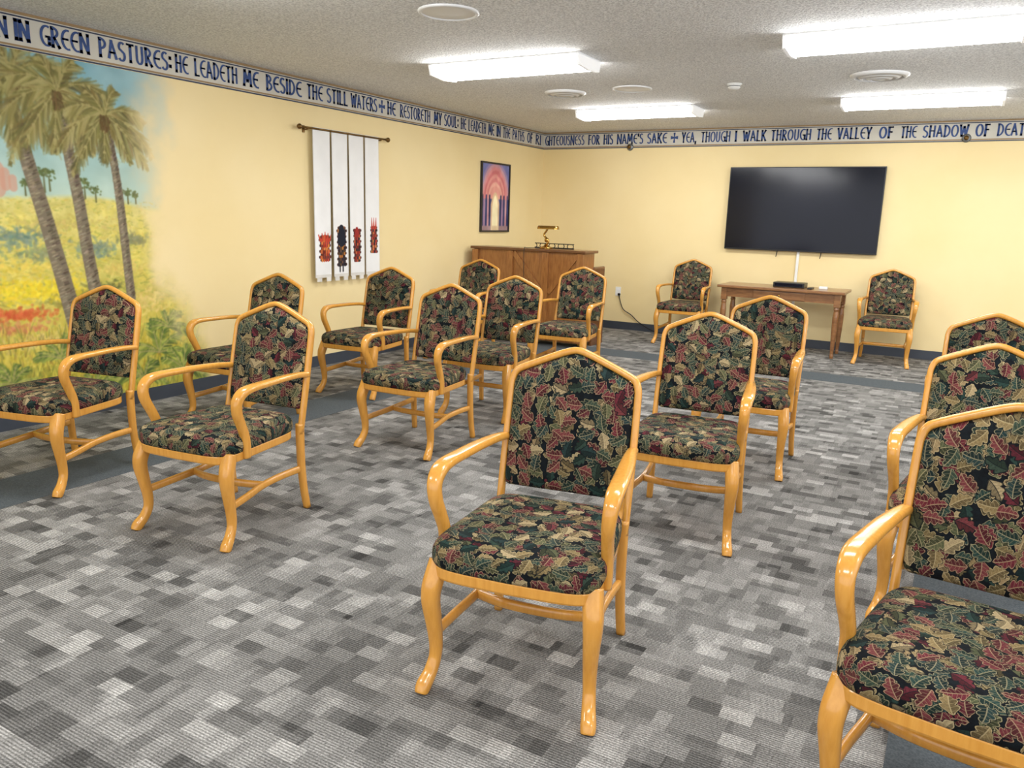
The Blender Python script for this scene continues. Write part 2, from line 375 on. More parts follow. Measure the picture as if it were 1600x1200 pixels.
# ------------------------------------------------------------ numpy painting
class Paint:
    def __init__(s, u0, u1, v0, v1, step):
        s.u0, s.v0, s.st = u0, v0, step; s.nu = int(round((u1-u0)/step))+1; s.nv = int(round((v1-v0)/step))+1
        s.U, s.V = np.meshgrid(u0+np.arange(s.nu)*step, v0+np.arange(s.nv)*step)
        s.c = np.zeros((s.nv, s.nu, 3)); s.a = np.ones((s.nv, s.nu))
    def noise(s, size, octs=3):
        out = np.zeros((s.nv, s.nu)); amp = 1; tot = 0
        for _ in range(octs):
            gu = int(s.nu*s.st/size)+3; gv = int(s.nv*s.st/size)+3; g = rng.random((gv, gu))
            x = (s.U-s.u0)/size; y = (s.V-s.v0)/size; xi = x.astype(int); yi = y.astype(int); fx = x-xi; fy = y-yi
            fx = fx*fx*(3-2*fx); fy = fy*fy*(3-2*fy)
            out += amp*((g[yi, xi]*(1-fx)+g[yi, xi+1]*fx)*(1-fy)+(g[yi+1, xi]*(1-fx)+g[yi+1, xi+1]*fx)*fy); tot += amp; amp *= .5; size /= 2
        return out/tot
    def seg(s, p, q, w0, w1, c, al=1):
        m = max(w0, w1)+s.st; i0 = int((min(p[0], q[0])-m-s.u0)/s.st); i1 = int((max(p[0], q[0])+m-s.u0)/s.st)+2
        j0 = int((min(p[1], q[1])-m-s.v0)/s.st); j1 = int((max(p[1], q[1])+m-s.v0)/s.st)+2
        i0, j0, i1, j1 = max(i0, 0), max(j0, 0), min(i1, s.nu), min(j1, s.nv)
        if i0 >= i1 or j0 >= j1: return
        U, V = s.U[j0:j1, i0:i1], s.V[j0:j1, i0:i1]; dx, dy = q[0]-p[0], q[1]-p[1]; L2 = dx*dx+dy*dy+1e-12
        tt = np.clip(((U-p[0])*dx+(V-p[1])*dy)/L2, 0, 1); d = np.hypot(U-p[0]-tt*dx, V-p[1]-tt*dy)
        w = w0+(w1-w0)*tt; k = (np.clip((w-d)/s.st+.5, 0, 1)*al)[..., None]
        s.c[j0:j1, i0:i1] = s.c[j0:j1, i0:i1]*(1-k)+np.array(c, float)*k
    def path(s, pts, w0, w1, c, al=1):
        n = len(pts)-1
        for i in range(n): s.seg(pts[i], pts[i+1], w0+(w1-w0)*i/n, w0+(w1-w0)*(i+1)/n, c, al)
    def fill(s, k, c): k = k[..., None]; s.c = s.c*(1-k)+np.array(c, float)*k
    def blur(s, n):
        for _ in range(n):
            p = np.pad(s.c, ((1, 1), (1, 1), (0, 0)), 'edge')
            s.c = (p[1:-1, 1:-1]*2+p[:-2, 1:-1]+p[2:, 1:-1]+p[1:-1, :-2]+p[1:-1, 2:])/6
    def mesh(s, name, fn, mat, parent=None):
        me = bpy.data.meshes.new(name); co_ = fn(s.U.ravel(), s.V.ravel())
        idx = np.arange(s.nu*s.nv).reshape(s.nv, s.nu)
        q = np.stack([idx[:-1, :-1], idx[:-1, 1:], idx[1:, 1:], idx[1:, :-1]], -1).reshape(-1, 4)
        me.vertices.add(len(co_)); me.vertices.foreach_set('co', co_.ravel().astype(np.float32))
        me.loops.add(q.size); me.loops.foreach_set('vertex_index', q.ravel().astype(np.int32))
        me.polygons.add(len(q)); me.polygons.foreach_set('loop_start', (np.arange(len(q))*4).astype(np.int32))
        me.update(calc_edges=True); me.validate()
        at = me.color_attributes.new('Col', 'FLOAT_COLOR', 'POINT')
        rgba = np.concatenate([lin(np.clip(s.c, 0, 255)).reshape(-1, 3), s.a.reshape(-1, 1)], 1)
        at.data.foreach_set('color', rgba.ravel().astype(np.float32)); me.materials.append(mat)
        o = bpy.data.objects.new(name, me); C.objects.link(o)
        if parent: o.parent = parent
        return o
def wl(px, py): p = at_x(px, py); return (p.y, p.z)
def R(a, b): return random.uniform(a, b)
def jit(c, k): d = R(-k, k); return tuple(x+d+R(-k/3, k/3) for x in c)
P = Paint(1.5, 4.60, .10, 2.335, .005)
hz = 1.46
n1, n2, n3 = P.noise(.5), P.noise(.12), P.noise(.04)
tz = np.clip((P.V-hz)/(2.34-hz), 0, 1)[..., None]
P.c = (1-tz)*np.array([184, 202, 184.])+tz*np.array([134, 174, 184.])
P.c += ((n1-.5)*90)[..., None]*np.array([1, .6, .35])+((n2-.5)*26)[..., None]
hl = hz+(P.noise(.6, 1)-.5)*.10-(P.U-3.4)*.03
gr = np.clip((hl-P.V)/.04, 0, 1)
dep = np.clip((hl-P.V)/1.3, 0, 1)[..., None]
g = (1-dep)*np.array([208, 196, 118.])+dep*np.array([188, 168, 54.])
k = np.clip((n1-.50)*5, 0, 1)[..., None]; g = g*(1-k*.45)+np.array([156, 164, 82.])*k*.45
k = np.clip((n2-.55)*6, 0, 1)[..., None]; g = g*(1-k*.5)+np.array([222, 204, 96.])*k*.5
g += ((n3-.5)*40)[..., None]
P.c = P.c*(1-gr[..., None])+g*gr[..., None]
for px, py, w, h in ((-5, 290, .05, .10), (8, 285, .03, .06), (20, 288, .025, .035)):
    u, v = wl(px, py); P.seg((u, v-.02), (u, v+h), w, w, (196, 146, 124), .75)
for px, py, s_ in ((70, 300, 1), (78, 298, .9), (125, 312, 1), (133, 310, .8), (150, 316, .7), (40, 305, .6), (200, 318, .6), (212, 318, .5)):
    u, v = wl(px, py); P.seg((u, v), (u, v+.1*s_), .006, .004, (96, 96, 56))
    for _ in range(26):
        a, b = u+random.gauss(0, .022)*s_, v+.12*s_+random.gauss(0, .018)*s_
        P.seg((a, b), (a+R(-.012, .012), b+R(-.004, .01)), .007, .004, jit((96, 108, 62), 16), .9)
for _ in range(6500):
    u = R(1.5, 4.55); v = .1+(hz-.1)*random.random()**.85; d_ = (hz-v)/1.36; l = .012+.05*d_
    c = random.choice([(210, 192, 80), (156, 158, 70), (198, 180, 72), (222, 206, 112), (136, 142, 64), (206, 172, 84), (184, 182, 90)])
    an = R(-1.2, 1.2) if d_ < .55 else R(-.3, .3)
    P.seg((u, v), (u+an*l*1.6, v+R(.1, .7)*l), .005+.004*d_, .003, jit(c, 14), .4)
def bush(px, py, rx, ry, c, n=130, l=.03):
    u, v = wl(px, py)
    for _ in range(n):
        a, b = u+random.gauss(0, rx*.5), v+random.gauss(0, ry*.5)
        P.seg((a, b), (a+R(-l, l), b+R(-l*.3, l)), .011, .006, jit(c, 20), .45)
for a in ((150, 388, .15, .06, (120, 138, 118)), (30, 372, .18, .07, (108, 132, 118)), (60, 400, .14, .05, (136, 144, 100)), (205, 375, .10, .035, (140, 140, 98)),
          (-60, 400, .25, .08, (110, 134, 110)), (165, 455, .14, .05, (98, 102, 60)), (90, 350, .25, .04, (190, 174, 96)), (190, 420, .18, .05, (210, 188, 100)),
          (30, 420, .3, .05, (214, 190, 80)), (120, 470, .2, .05, (124, 118, 50))): bush(*a)
for a in ((40, 455, .26, .08, (230, 204, 48), 260, .02), (95, 450, .14, .07, (226, 200, 52), 130, .02), (-60, 450, .3, .08, (224, 196, 50), 200, .02),
          (28, 492, .24, .04, (204, 96, 52), 190, .02), (15, 515, .24, .04, (198, 124, 84), 140, .02), (-70, 500, .3, .05, (196, 92, 56), 140, .02),
          (60, 535, .3, .05, (204, 178, 104), 200, .03), (180, 500, .2, .06, (212, 194, 86), 200, .03), (200, 560, .2, .06, (188, 178, 66), 200, .03),
          (120, 600, .3, .06, (162, 150, 52), 220, .03), (230, 470, .12, .10, (216, 192, 112), 140, .03), (30, 590, .3, .05, (150, 148, 56), 200, .03)): bush(*a)
for _ in range(1100):
    px = R(-80, 310); py = R(520, 640); u, v = wl(px, py); l = R(.03, .10)
    P.seg((u, v), (u+R(-.5, .5)*l, v+l), .005, .002, jit(random.choice([(216, 200, 72), (116, 122, 54), (190, 174, 60), (146, 118, 56), (96, 108, 50), (226, 210, 92)]), 12), .5)
def frond(c, ang, L, droop, w=.34, cols=((104, 98, 52), (134, 126, 70), (164, 154, 98), (86, 80, 46), (122, 106, 58)), n=18):
    pts = []
    for i in range(n+1):
        t_ = i/n; pts.append((c[0]+L*math.cos(ang)*t_, c[1]+L*math.sin(ang)*t_-droop*L*t_*t_))
    for i in range(1, n+1):
        t_ = i/n; dx, dy = pts[i][0]-pts[i-1][0], pts[i][1]-pts[i-1][1]; d = math.hypot(dx, dy); dx, dy = dx/d, dy/d
        l = w*L*(math.sin(math.pi*(.12+.84*t_)))**.8*R(.7, 1.1)
        for sgn in (-1, 1):
            ex = dx*1.0-dy*sgn*.5; ey = dy*1.0+dx*sgn*.5-.4
            base = random.choice(cols[:3] if sgn > 0 else cols)
            for _ in range(3):
                j = R(-.18, .18)
                P.seg(pts[i], (pts[i][0]+(ex+j)*l*R(.7, 1.1), pts[i][1]+(ey-j)*l*R(.7, 1.1)), .011, .005, jit(base, 12), .42)
    P.path(pts, .006, .003, (164, 152, 98), .6)
def palm(trunk, w0, w1, crown, L, angs):
    tp = [wl(*q) for q in trunk]; pp, _ = cr([(a, b, 0) for a, b in tp], [(1, 1)]*len(tp), 14)
    pts = [(q.x, q.y) for q in pp]
    P.path(pts, w0, w1, (118, 106, 86)); n = len(pts)-1
    for i in range(n):
        a, b = pts[i], pts[i+1]; w = w0+(w1-w0)*i/n
        for _ in range(5):
            f_ = random.random(); u = a[0]+(b[0]-a[0])*f_; v = a[1]+(b[1]-a[1])*f_; s_ = R(-.8, .8)*w
            c = (150, 138, 112) if s_ < .1*w else (84, 72, 58)
            P.seg((u+s_-w*.25, v-.004), (u+s_+w*.25, v+.006), .004, .003, jit(c, 18), .8)
    cc = wl(*crown)
    for an, dr, k in angs: frond(cc, math.radians(an+R(-6, 6)), L*k, dr)
    for _ in range(30): P.seg((cc[0]+R(-.03, .03), cc[1]+R(-.06, .0)), (cc[0]+R(-.04, .04), cc[1]+R(-.12, -.04)), .007, .004, jit((96, 78, 42), 14))
A1 = [(-100, .1, .8), (-55, .3, .8), (205, .9, .85), (172, .8, 1.0), (8, .8, 1.0), (-22, .6, .95), (143, .6, 1), (37, .6, 1), (-135, .4, .75), (112, .4, .8), (70, .4, .85)]
palm([(122, 520), (100, 440), (72, 345), (42, 250), (20, 170)], .058, .040, (18, 115), .46, A1)
palm([(150, 460), (138, 400), (122, 310), (106, 235), (92, 165)], .046, .034, (88, 143), .42, A1)
palm([(205, 465), (196, 390), (185, 300), (174, 235), (166, 195)], .034, .025, (163, 180), .34, A1)
palm([(-90, 520), (-110, 420), (-125, 320), (-150, 220)], .05, .035, (-155, 150), .4, A1)
G = ((84, 106, 50), (124, 140, 60), (174, 178, 84), (66, 84, 44))
for px, py, L in ((248, 550, .32), (285, 575, .28), (95, 560, .22), (150, 610, .2), (20, 600, .2), (262, 510, .2), (225, 590, .24)):
    for an in (20, 50, 80, 105, 135, 160, 0): frond(wl(px, py), math.radians(an+R(-8, 8)), L*R(.8, 1.1), .35, .26, G, 14)
edge = 3.78+np.clip((1.0-P.V)/.8, 0, 1)*.42+(n1-.5)*.30+(n2-.5)*.20
P.a = np.clip((edge-P.U)/.38+.5, 0, 1)
P.a = P.a*P.a*(3-2*P.a)
P.blur(1)
o = P.mesh('mural', lambda U, V: np.stack([np.full_like(U, XL+.003), U, V], 1), M_mural)
tag(o, 'painted mural of palm trees over a yellow meadow under blue sky', 'mural')
# ------------------------------------------------------------ framed painting
y0, y1, z0, z1 = 8.22, 8.90, 1.24, 2.075
pf = thing('framed_painting', 'dark framed painting of a glowing doorway under pink arches above the piano', 'painting', (XL, (y0+y1)/2, z0))
bpy.context.view_layer.update()
def par(o, p): o.parent = p; o.matrix_parent_inverse = Matrix.Translation(-Vector(p.location)); return o
bm = B(); fw = .020
b2(XL+.002, XL+.03, y0, y0+fw, z0, z1, .004, bm); b2(XL+.002, XL+.03, y1-fw, y1, z0, z1, .004, bm)
b2(XL+.002, XL+.03, y0+fw, y1-fw, z0, z0+fw, .004, bm); b2(XL+.002, XL+.03, y0+fw, y1-fw, z1-fw, z1, .004, bm)
par(obj('frame', bm, M_frame), pf)
A = Paint(0, 1, 0, 1, .006); U = (A.U-.5)*2; V = A.V
nz = A.noise(.15)
r = np.hypot(U*.50, np.maximum(0, V-.46)*.95)+(nz-.5)*.05
A.c = np.ones((A.nv, A.nu, 3))*np.array([112, 116, 168.])
cols = [(150, 130, 168), (196, 148, 158), (214, 140, 142), (206, 118, 122), (222, 152, 144), (212, 128, 128), (230, 172, 156), (222, 154, 142)]
for i, c in enumerate(cols): A.fill((r < .56-.05*i).astype(float), c)
below = (V < .48)
for i, x in enumerate(np.linspace(-1, 1, 13)):
    c = [(76, 82, 132), (150, 120, 150), (96, 104, 156), (190, 142, 146)][i % 4]
    A.fill(((np.abs(U-x) < .08) & below).astype(float), c)
for x in (-.92, -.66, .66, .92, -.42, .42): A.fill(((np.abs(U-x) < .045) & (V < .54)).astype(float), (42, 46, 90))
A.fill(((np.abs(U) < .32*np.sqrt(np.clip((.58-V)/.18, 0, 1))) & (V > .06) & (V < .58)).astype(float), (216, 184, 146))
A.fill(((np.abs(U) < .21*np.sqrt(np.clip((.53-V)/.16, 0, 1))) & (V > .06) & (V < .53)).astype(float), (244, 232, 190))
A.fill((V < .07).astype(float), (156, 128, 132)); A.fill(((V < .07) & (np.abs(U) < .3)).astype(float), (222, 198, 160))
A.c += ((nz-.5)*44)[..., None]; A.blur(5)
par(A.mesh('canvas', lambda u, v: np.stack([np.full_like(u, XL+.014), y0+fw+u*(y1-y0-2*fw), z0+fw+v*(z1-z0-2*fw)], 1), M_art), pf)
# ------------------------------------------------------------ cloth banner
bn = thing('wall_hanging', 'white cloth banner of four strips with orange appliques on a bronze rod', 'banner', (XL, 5.9, .8))
ra, rb = at_x(472, 197, XL+.06), at_x(603, 219, XL+.06); zr = (ra.z+rb.z)/2
par(obj('rod', tube(B(), [(XL+.06, ra.y, zr), (XL+.06, rb.y, zr)], .009, 2, 12), M_rod, smooth=True), bn)
for yy, sg in ((ra.y, -1), (rb.y, 1)):
    bm = B(); lathe(bm, [(0, -.03), (.012, -.026), (.010, -.01), (.02, 0), (.024, .012), (.016, .028), (0, .036)], 16)
    bmesh.ops.rotate(bm, verts=bm.verts, matrix=Matrix.Rotation(-sg*math.pi/2, 3, 'X')); bmesh.ops.translate(bm, verts=bm.verts, vec=(XL+.06, yy+sg*.02, zr))
    par(obj('finial', bm, M_rod, smooth=True), bn)
for yy in (ra.y+.07, rb.y-.07):
    bm = B(); b2(XL, XL+.012, yy-.012, yy+.012, zr-.04, zr+.02, .003, bm); b2(XL, XL+.06, yy-.006, yy+.006, zr-.018, zr-.008, .002, bm)
    par(obj('bracket', bm, M_rod), bn)
XBN = XL+.055
for i, (pa, pb) in enumerate(((490, 517), (519, 543.5), (545.5, 568.5), (570.5, 592))):
    ya, yb = at_x(pa, 300, XBN).y, at_x(pb, 300, XBN).y; w = yb-ya; zt, zb = zr+.012, .83
    S = Paint(0, w, 0, zt-zb, .005); S.c[:] = (230, 229, 227); S.c += ((S.noise(.1)-.5)*8)[..., None]
    S.fill((S.V < .03).astype(float), (212, 208, 200)); S.fill((S.U < .006).astype(float), (188, 186, 182)); S.fill((S.U > w-.006).astype(float), (200, 198, 194))
    cx = [.60*w, .56*w, .52*w, .62*w][i]; b0, b1, hw = [(.15, .36, .080), (.10, .44, .068), (.13, .42, .052), (.21, .47, .042)][i]
    pal = [[(184, 66, 46), (214, 128, 66), (196, 96, 50), (120, 50, 40)], [(34, 32, 38), (44, 44, 52), (186, 122, 60), (90, 66, 44)],
           [(170, 60, 46), (200, 106, 60), (60, 44, 44), (130, 50, 44)], [(184, 66, 50), (206, 140, 74), (150, 60, 48), (50, 44, 50)]][i]
    rows = np.arange(b0, b1, .026)
    for j, v in enumerate(rows):
        k = j/len(rows); ww = hw*[.75, .95, .7, .9, .6, .85][(j+i) % 6]
        n = 4; S.seg((cx-ww, v+.012), (cx+ww, v+.012), .014, .014, (70, 40, 36))
        for q in range(n):
            u = cx-ww+(q+.5)*2*ww/n
            S.seg((u, v+.004), (u, v+.02), ww/n*.8, ww/n*.8, jit(random.choice(pal), 14))
    if i == 0:
        for q in range(5): S.seg((cx+(q-2)*hw*.42, b1-.02), (cx+(q-2)*hw*.55, b1+.05-.012*abs(q-2)), .012, .006, pal[0])
    if i == 3:
        for q in range(3): S.seg((cx+(q-1)*hw*.6, b1-.02), (cx+(q-1)*hw*.7, b1+.08), .012, .003, pal[0])
    if i == 1: S.seg((cx, b1-.10), (cx, b1), hw*.95, hw*.6, (32, 34, 44)); S.seg((cx-.03, b0), (cx-.03, b0-.05), .01, .01, (34, 32, 38)); S.seg((cx+.02, b0), (cx+.02, b0-.05), .01, .01, (34, 32, 38))
    if i == 2: S.seg((cx, b1-.03), (cx, b1+.02), hw*.6, hw*.4, (150, 48, 42))
    so = par(S.mesh('banner_strip', lambda u, v, ya=ya, zb=zb, i=i: np.stack([XBN+.012*np.sin(u*22+i)*(1.4-v)*.5, ya+u, zb+v], 1), M_cloth), bn)
    for q in range(2):
        par(obj('banner_tab', b2(XBN-.004, XBN+.004, ya+w*(.10+q*.55), ya+w*(.36+q*.55), zb-.035, zb+.002, 0), M_tab), bn)
# ------------------------------------------------------------ armchair
def yb_(z): return .27+.22*(z-.45)
def s2(*a): return [(x, x) if not isinstance(x, tuple) else x for x in a]
def soutline(s, th):
    c_, s_ = math.cos(th), math.sin(th); e = 2/7
    x = math.copysign(abs(c_)**e, c_); y = math.copysign(abs(s_)**e, s_)
    yy = -.018+y*.262; hw = .268-.040*(y+1)/2
    if y < 0: yy -= .014*(1-x*x)
    return x*hw*s, -.018+(yy+.018)*s
def slab(prof, m=80):
    bm = B(); rings = []
    for s, z in prof:
        if s == 0: rings.append([bm.verts.new((0, -.018, z))])
        else:
            rings.append([bm.verts.new((*soutline(s, 2*math.pi*k/m), z)) for k in range(m)])
    for a, b in zip(rings, rings[1:]):
        for k in range(m):
            k2 = (k+1) % m
            if len(a) == 1: bm.faces.new((a[0], b[k], b[k2]))
            elif len(b) == 1: bm.faces.new((a[k], a[k2], b[0]))
            else: bm.faces.new((a[k], a[k2], b[k2], b[k]))
    return bm
def make_chair():
    t = thing('armchair', 'x', 'chair')
    prof = [(0, .497), (.25, .497), (.5, .496), (.7, .494), (.84, .489), (.93, .481), (.98, .469), (1.005, .454), (1.01, .436), (1.005, .418), (.985, .406), (.9, .403), (0, .403)]
    obj('seat', slab(prof), M_fab, t, True, lambda c: (c.x+math.copysign(max(0, abs(c.x)-.2)/.06, c.x)*max(0, .5-c.z), c.y+(c.z-.5)*(1 if c.y < 0 else -1)))
    obj('seat_rail', slab([(0, .407), (.975, .407), (.985, .402), (.985, .375), (.975, .369), (.85, .369), (0, .369)]), M_maple, t)
    half = [(0, .494), (.10, .494), (.200, .494), (.213, .500), (.218, .53), (.218, .66), (.218, .75), (.218, .82), (.217, .854), (.207, .878), (.183, .894), (.10, .930), (.04, .955), (0, .966)]
    pts = half+[(-x, z) for x, z in half[-2:0:-1]]
    dn = []
    for i in range(len(pts)):
        a, b = pts[i], pts[(i+1) % len(pts)]; n = max(1, int(math.hypot(a[0]-b[0], a[1]-b[1])/.02))
        dn += [(a[0]+(b[0]-a[0])*k/n, a[1]+(b[1]-a[1])*k/n) for k in range(n)]
    bm = B(); cz = .74; rings = []
    for s, d in [(0, -.034), (.3, -.034), (.55, -.033), (.75, -.031), (.88, -.027), (.95, -.021), (.985, -.013), (1, 0), (.985, .012), (.93, .018), (.6, .022), (0, .024)]:
        if s == 0: rings.append([bm.verts.new((0, yb_(cz)+d, cz))])
        else: rings.append([bm.verts.new((x*s, yb_(cz+(z-cz)*s)+d, cz+(z-cz)*s)) for x, z in dn])
    m = len(dn)
    for a, b in zip(rings, rings[1:]):
        for k in range(m):
            k2 = (k+1) % m
            if len(a) == 1: bm.faces.new((a[0], b[k], b[k2]))
            elif len(b) == 1: bm.faces.new((a[k], a[k2], b[0]))
            else: bm.faces.new((a[k], a[k2], b[k2], b[k]))
    obj('backrest', bm, M_fab, t, True, lambda c: (c.x+3, c.z))
    fr = [(.227, .38), (.228, .52), (.228, .64), (.227, .75), (.226, .825), (.224, .860), (.213, .888), (.186, .905), (.105, .940), (.045, .964)]
    fp = [(-x, yb_(z), z) for x, z in fr]+[(0, yb_(.975), .975)]+[(x, yb_(z), z) for x, z in fr[::-1]]
    sz = [(.0170, .0125)]*len(fp)
    obj('back_frame', sweep(B(), fp, sz, (0, 1, -.22), 3, 12, 3), M_maple, t, True)
    for s in (-1, 1):
        ap = [(.228, yb_(.665), .660), (.236, .235, .671), (.250, .11, .677), (.262, -.02, .678), (.269, -.11, .677), (.270, -.165, .666), (.269, -.196, .634), (.265, -.196, .585), (.260, -.172, .53), (.257, -.150, .48), (.257, -.142, .43), (.256, -.142, .375)]
        az = [(.017, .014), (.020, .0135), (.025, .0135), (.0265, .014), (.027, .0155), (.0255, .0185), (.022, .021), (.020, .021), (.018, .0205), (.0175, .020), (.0175, .020), (.017, .0195)]
        obj('armrest', sweep(B(), [(s*x, y, z) for x, y, z in ap], az, (1, 0, 0), 5, 14, 3), M_maple, t, True)
        lp = [(.237, -.224, .407), (.242, -.236, .375), (.248, -.252, .335), (.250, -.257, .29), (.246, -.246, .22), (.243, -.234, .15), (.244, -.234, .095), (.250, -.256, .05), (.258, -.285, .020), (.260, -.296, .0)]
        lz = s2(.030, .0305, .030, .0275, .0235, .0205, .019, .0205, .023, .0205)
        obj('leg', sweep(B(), [(s*x, y, z) for x, y, z in lp], lz, (1, 0, 0), 4, 14, 2.8, 0.0), M_maple, t, True)
        rp = [(.222, .259, .43), (.222, .258, .36), (.222, .262, .22), (.225, .272, .1), (.230, .287, 0)]
        obj('leg', sweep(B(), [(s*x, y, z) for x, y, z in rp], [(.0175, .021), (.0175, .021), (.017, .019), (.0165, .018), (.016, .017)], (1, 0, 0), 4, 12, 3, 0.0), M_maple, t, True)
        sp = [(.243, -.238, .175), (.228, -.12, .184), (.208, .01, .196), (.209, .14, .203), (.221, .266, .205)]
        obj('stretcher', sweep(B(), [(s*x, y, z) for x, y, z in sp], [(.011, .017)]*5, (1, 0, 0), 4, 10, 3), M_maple, t, True)
    obj('stretcher', sweep(B(), [(-.208, .01, .196), (-.11, -.025, .2), (0, -.036, .202), (.11, -.025, .2), (.208, .01, .196)], [(.011, .017)]*5, (0, 1, 0), 4, 10, 3), M_maple, t, True)
    return t
proto = make_chair()
ANCH = {'CR': (0, .385, .985), 'FR': (.260, -.297, 0), 'FL': (-.260, -.297, 0), 'RR': (.228, .287, 0)}
def origin(kind, px, py, deg):
    a = ANCH[kind]; w = at_z(px, py, a[2]); q = math.radians(deg)
    return Vector((w.x-(a[0]*math.cos(q)-a[1]*math.sin(q)), w.y-(a[0]*math.sin(q)+a[1]*math.cos(q)), 0))
def avg(lst, deg):
    v = Vector((0, 0, 0))
    for a in lst: v += origin(*a, deg)
    return v/len(lst)
chairs = [
 ([('FL', 676, 1058), ('FR', 933, 1130), ('CR', 892, 548), ('CR', 892, 548)], 10, 'leaf print wooden armchair alone at the front centre, the nearest whole chair'),
 ([('FL', 225, 818), ('FR', 352, 860), ('CR', 424, 475)], 6, 'leaf print wooden armchair in the front row, second from the mural wall'),
 ([('FR', 90, 773), ('CR', 168, 447)], 12, 'leaf print wooden armchair in front of the palm mural, cut off by the left edge'),
 ([('FL', 297, 650), ('CR', 432, 430)], 5, 'leaf print wooden armchair half hidden behind the front row chair beside the mural edge'),
 ([('FL', 500, 607), ('FR', 587, 622), ('CR', 607, 420)], 5, 'leaf print wooden armchair standing right below the white cloth banner'),
 ([('FL', 563, 688), ('FR', 667, 718), ('CR', 706, 447)], 2, 'leaf print wooden armchair in the second row, left of the nearest centre chair'),
 ([('CR', 752, 405)], 4, 'leaf print wooden armchair showing mostly its back before the left end of the piano'),
 ([('FR', 793, 655), ('CR', 802, 433)], 4, 'leaf print wooden armchair standing before the middle of the piano'),
 ([('CR', 913, 417)], 5, 'leaf print wooden armchair before the right end of the piano'),
 (None, (-2.88, 9.215), 'leaf print wooden armchair against the back wall, left of the table'),
 (None, (-.66, 9.26), 'leaf print wooden armchair against the back wall, right of the table'),
 ([('FR', 1140, 860), ('CR', 1108, 490)], 6, 'leaf print wooden armchair right behind the nearest centre chair'),
 ([('FR', 1217, 748), ('CR', 1205, 463)], 1, 'leaf print wooden armchair in the third row, in front of the table'),
 ([('CR', 1560, 490)], 0, 'leaf print wooden armchair farthest back of three at the right edge'),
 ([('CR', 1562, 537)], -3, 'leaf print wooden armchair between two others at the right edge'),
 ([('CR', 1602, 631)], -6, 'leaf print wooden armchair nearest at the right edge, seat cut off by the frame'),
]
kids = list(proto.children)
for i, (an, dg, lab) in enumerate(chairs):
    if i == 0: o = proto
    else:
        o = proto.copy(); C.objects.link(o)
        for ch in kids:
            c_ = ch.copy(); C.objects.link(c_); c_.parent = o
    if an is None: p_ = Vector((*dg, 0)); dg = 2 if i == 10 else 3
    else: p_ = avg(an, dg)
    o.location = p_; o.rotation_euler = (0, 0, math.radians(dg)); o['label'] = lab; o['group'] = 'matching leaf print armchairs set out in rows'
# ------------------------------------------------------------ piano
PX0, PX1, PY0 = -5.08, -3.62, 7.92
pn = thing('upright_piano', 'brown wooden upright piano standing in the corner with its panelled back to the room', 'piano', ((PX0+PX1)/2, PY0+.3, 0))
def pp(name, bm, m, **k): return par(obj(name, bm, m, **k), pn)
HP = 1.085; w = PX1-PX0
pp('case', b2(PX0+.02, PX1-.02, PY0+.03, PY0+.32, .05, HP-.03, .006), M_oak)
pp('top_lid', b2(PX0-.01, PX1+.015, PY0-.01, PY0+.345, HP-.03, HP, .006), M_oakd)
for xx in (PX0+.05, PX0+.52, PX0+.98, PX1-.05):
    pp('back_post', b2(xx-.04, xx+.04, PY0-.004, PY0+.03, .06, HP-.035, .003), M_oak)
pp('bottom_rail', b2(PX0+.09, PX1-.09, PY0+.012, PY0+.03, .07, .16, .003), M_oak)
for x0, x1, za, zb_ in ((PX0+.56, PX0+.94, HP-.05, .60), (PX0+1.02, PX1-.09, .60, HP-.05)):
    a = Vector((x0, 0, za)); b = Vector((x1, 0, zb_)); d = b-a; L = d.length
    mt = Matrix.Translation(((a.x+b.x)/2, PY0+.019, (a.z+b.z)/2)) @ Matrix.Rotation(-math.atan2(d.z, d.x), 4, 'Y')
    pp('diagonal_brace', box(B(), (0, 0, 0), (L, .020, .06), .003, mt), M_oak)
for xa in (PX0, PX1-.035):
    bm = B(); b2(xa, xa+.035, PY0+.30, PY0+.62, .0, .74, .008, bm); b2(xa, xa+.035, PY0+.30, PY0+.60, .73, .90, .02, bm)
    pp('side_arm', bm, M_oakd)
pp('key_bed', b2(PX0+.035, PX1-.035, PY0+.32, PY0+.6, .60, .70, .005), M_oakd)
bm = B()
for q in range(52):
    x = PX0+.1+q*(w-.2)/52; b2(x+.0006, x+(w-.2)/52-.0006, PY0+.44, PY0+.59, .70, .722, .001, bm)
pp('white_keys', bm, M_white)
pp('fall_board', b2(PX0+.036, PX1-.036, PY0+.32, PY0+.44, .70, .86, .012), M_oakd)
for xx in (PX0+.08, PX1-.08):
    pp('caster', lathe(B(), [(0, 0), (.03, 0), (.034, .02), (.03, .055), (0, .055)], 16, (xx, PY0+.15, 0)), M_brass, smooth=True)
lc = at_z(842, 389, HP); lx, ly = lc.x, PY0+.17
lp = thing('piano_lamp', 'brass piano lamp with horizontal half round shade on the piano', 'lamp', (lx, ly, HP))
def lpp(n, bm, m=M_brass): return par(obj(n, bm, m, smooth=True), lp)
lpp('base', lathe(B(), [(0, 0), (.075, 0), (.078, .008), (.065, .018), (.03, .028), (.016, .05), (0, .05)], 28, (lx, ly, HP+.001)))
bm = B(); tube(bm, [(lx, ly, HP+.04), (lx+.03, ly, HP+.09), (lx-.03, ly, HP+.15), (lx, ly, HP+.20), (lx+.02, ly, HP+.235)], .011, 5, 10)
lathe(bm, [(0, .0), (.022, .01), (.026, .03), (.018, .05), (0, .055)], 16, (lx+.005, ly, HP+.07))
lpp('stem', bm)
bm = B(); rr = []
for i, xx in enumerate(np.linspace(-.10, .14, 9)):
    rr.append([bm.verts.new((lx+xx, ly+.04*math.cos(a), HP+.222+.036*math.sin(a))) for a in np.linspace(-.1, math.pi+.1, 13)])
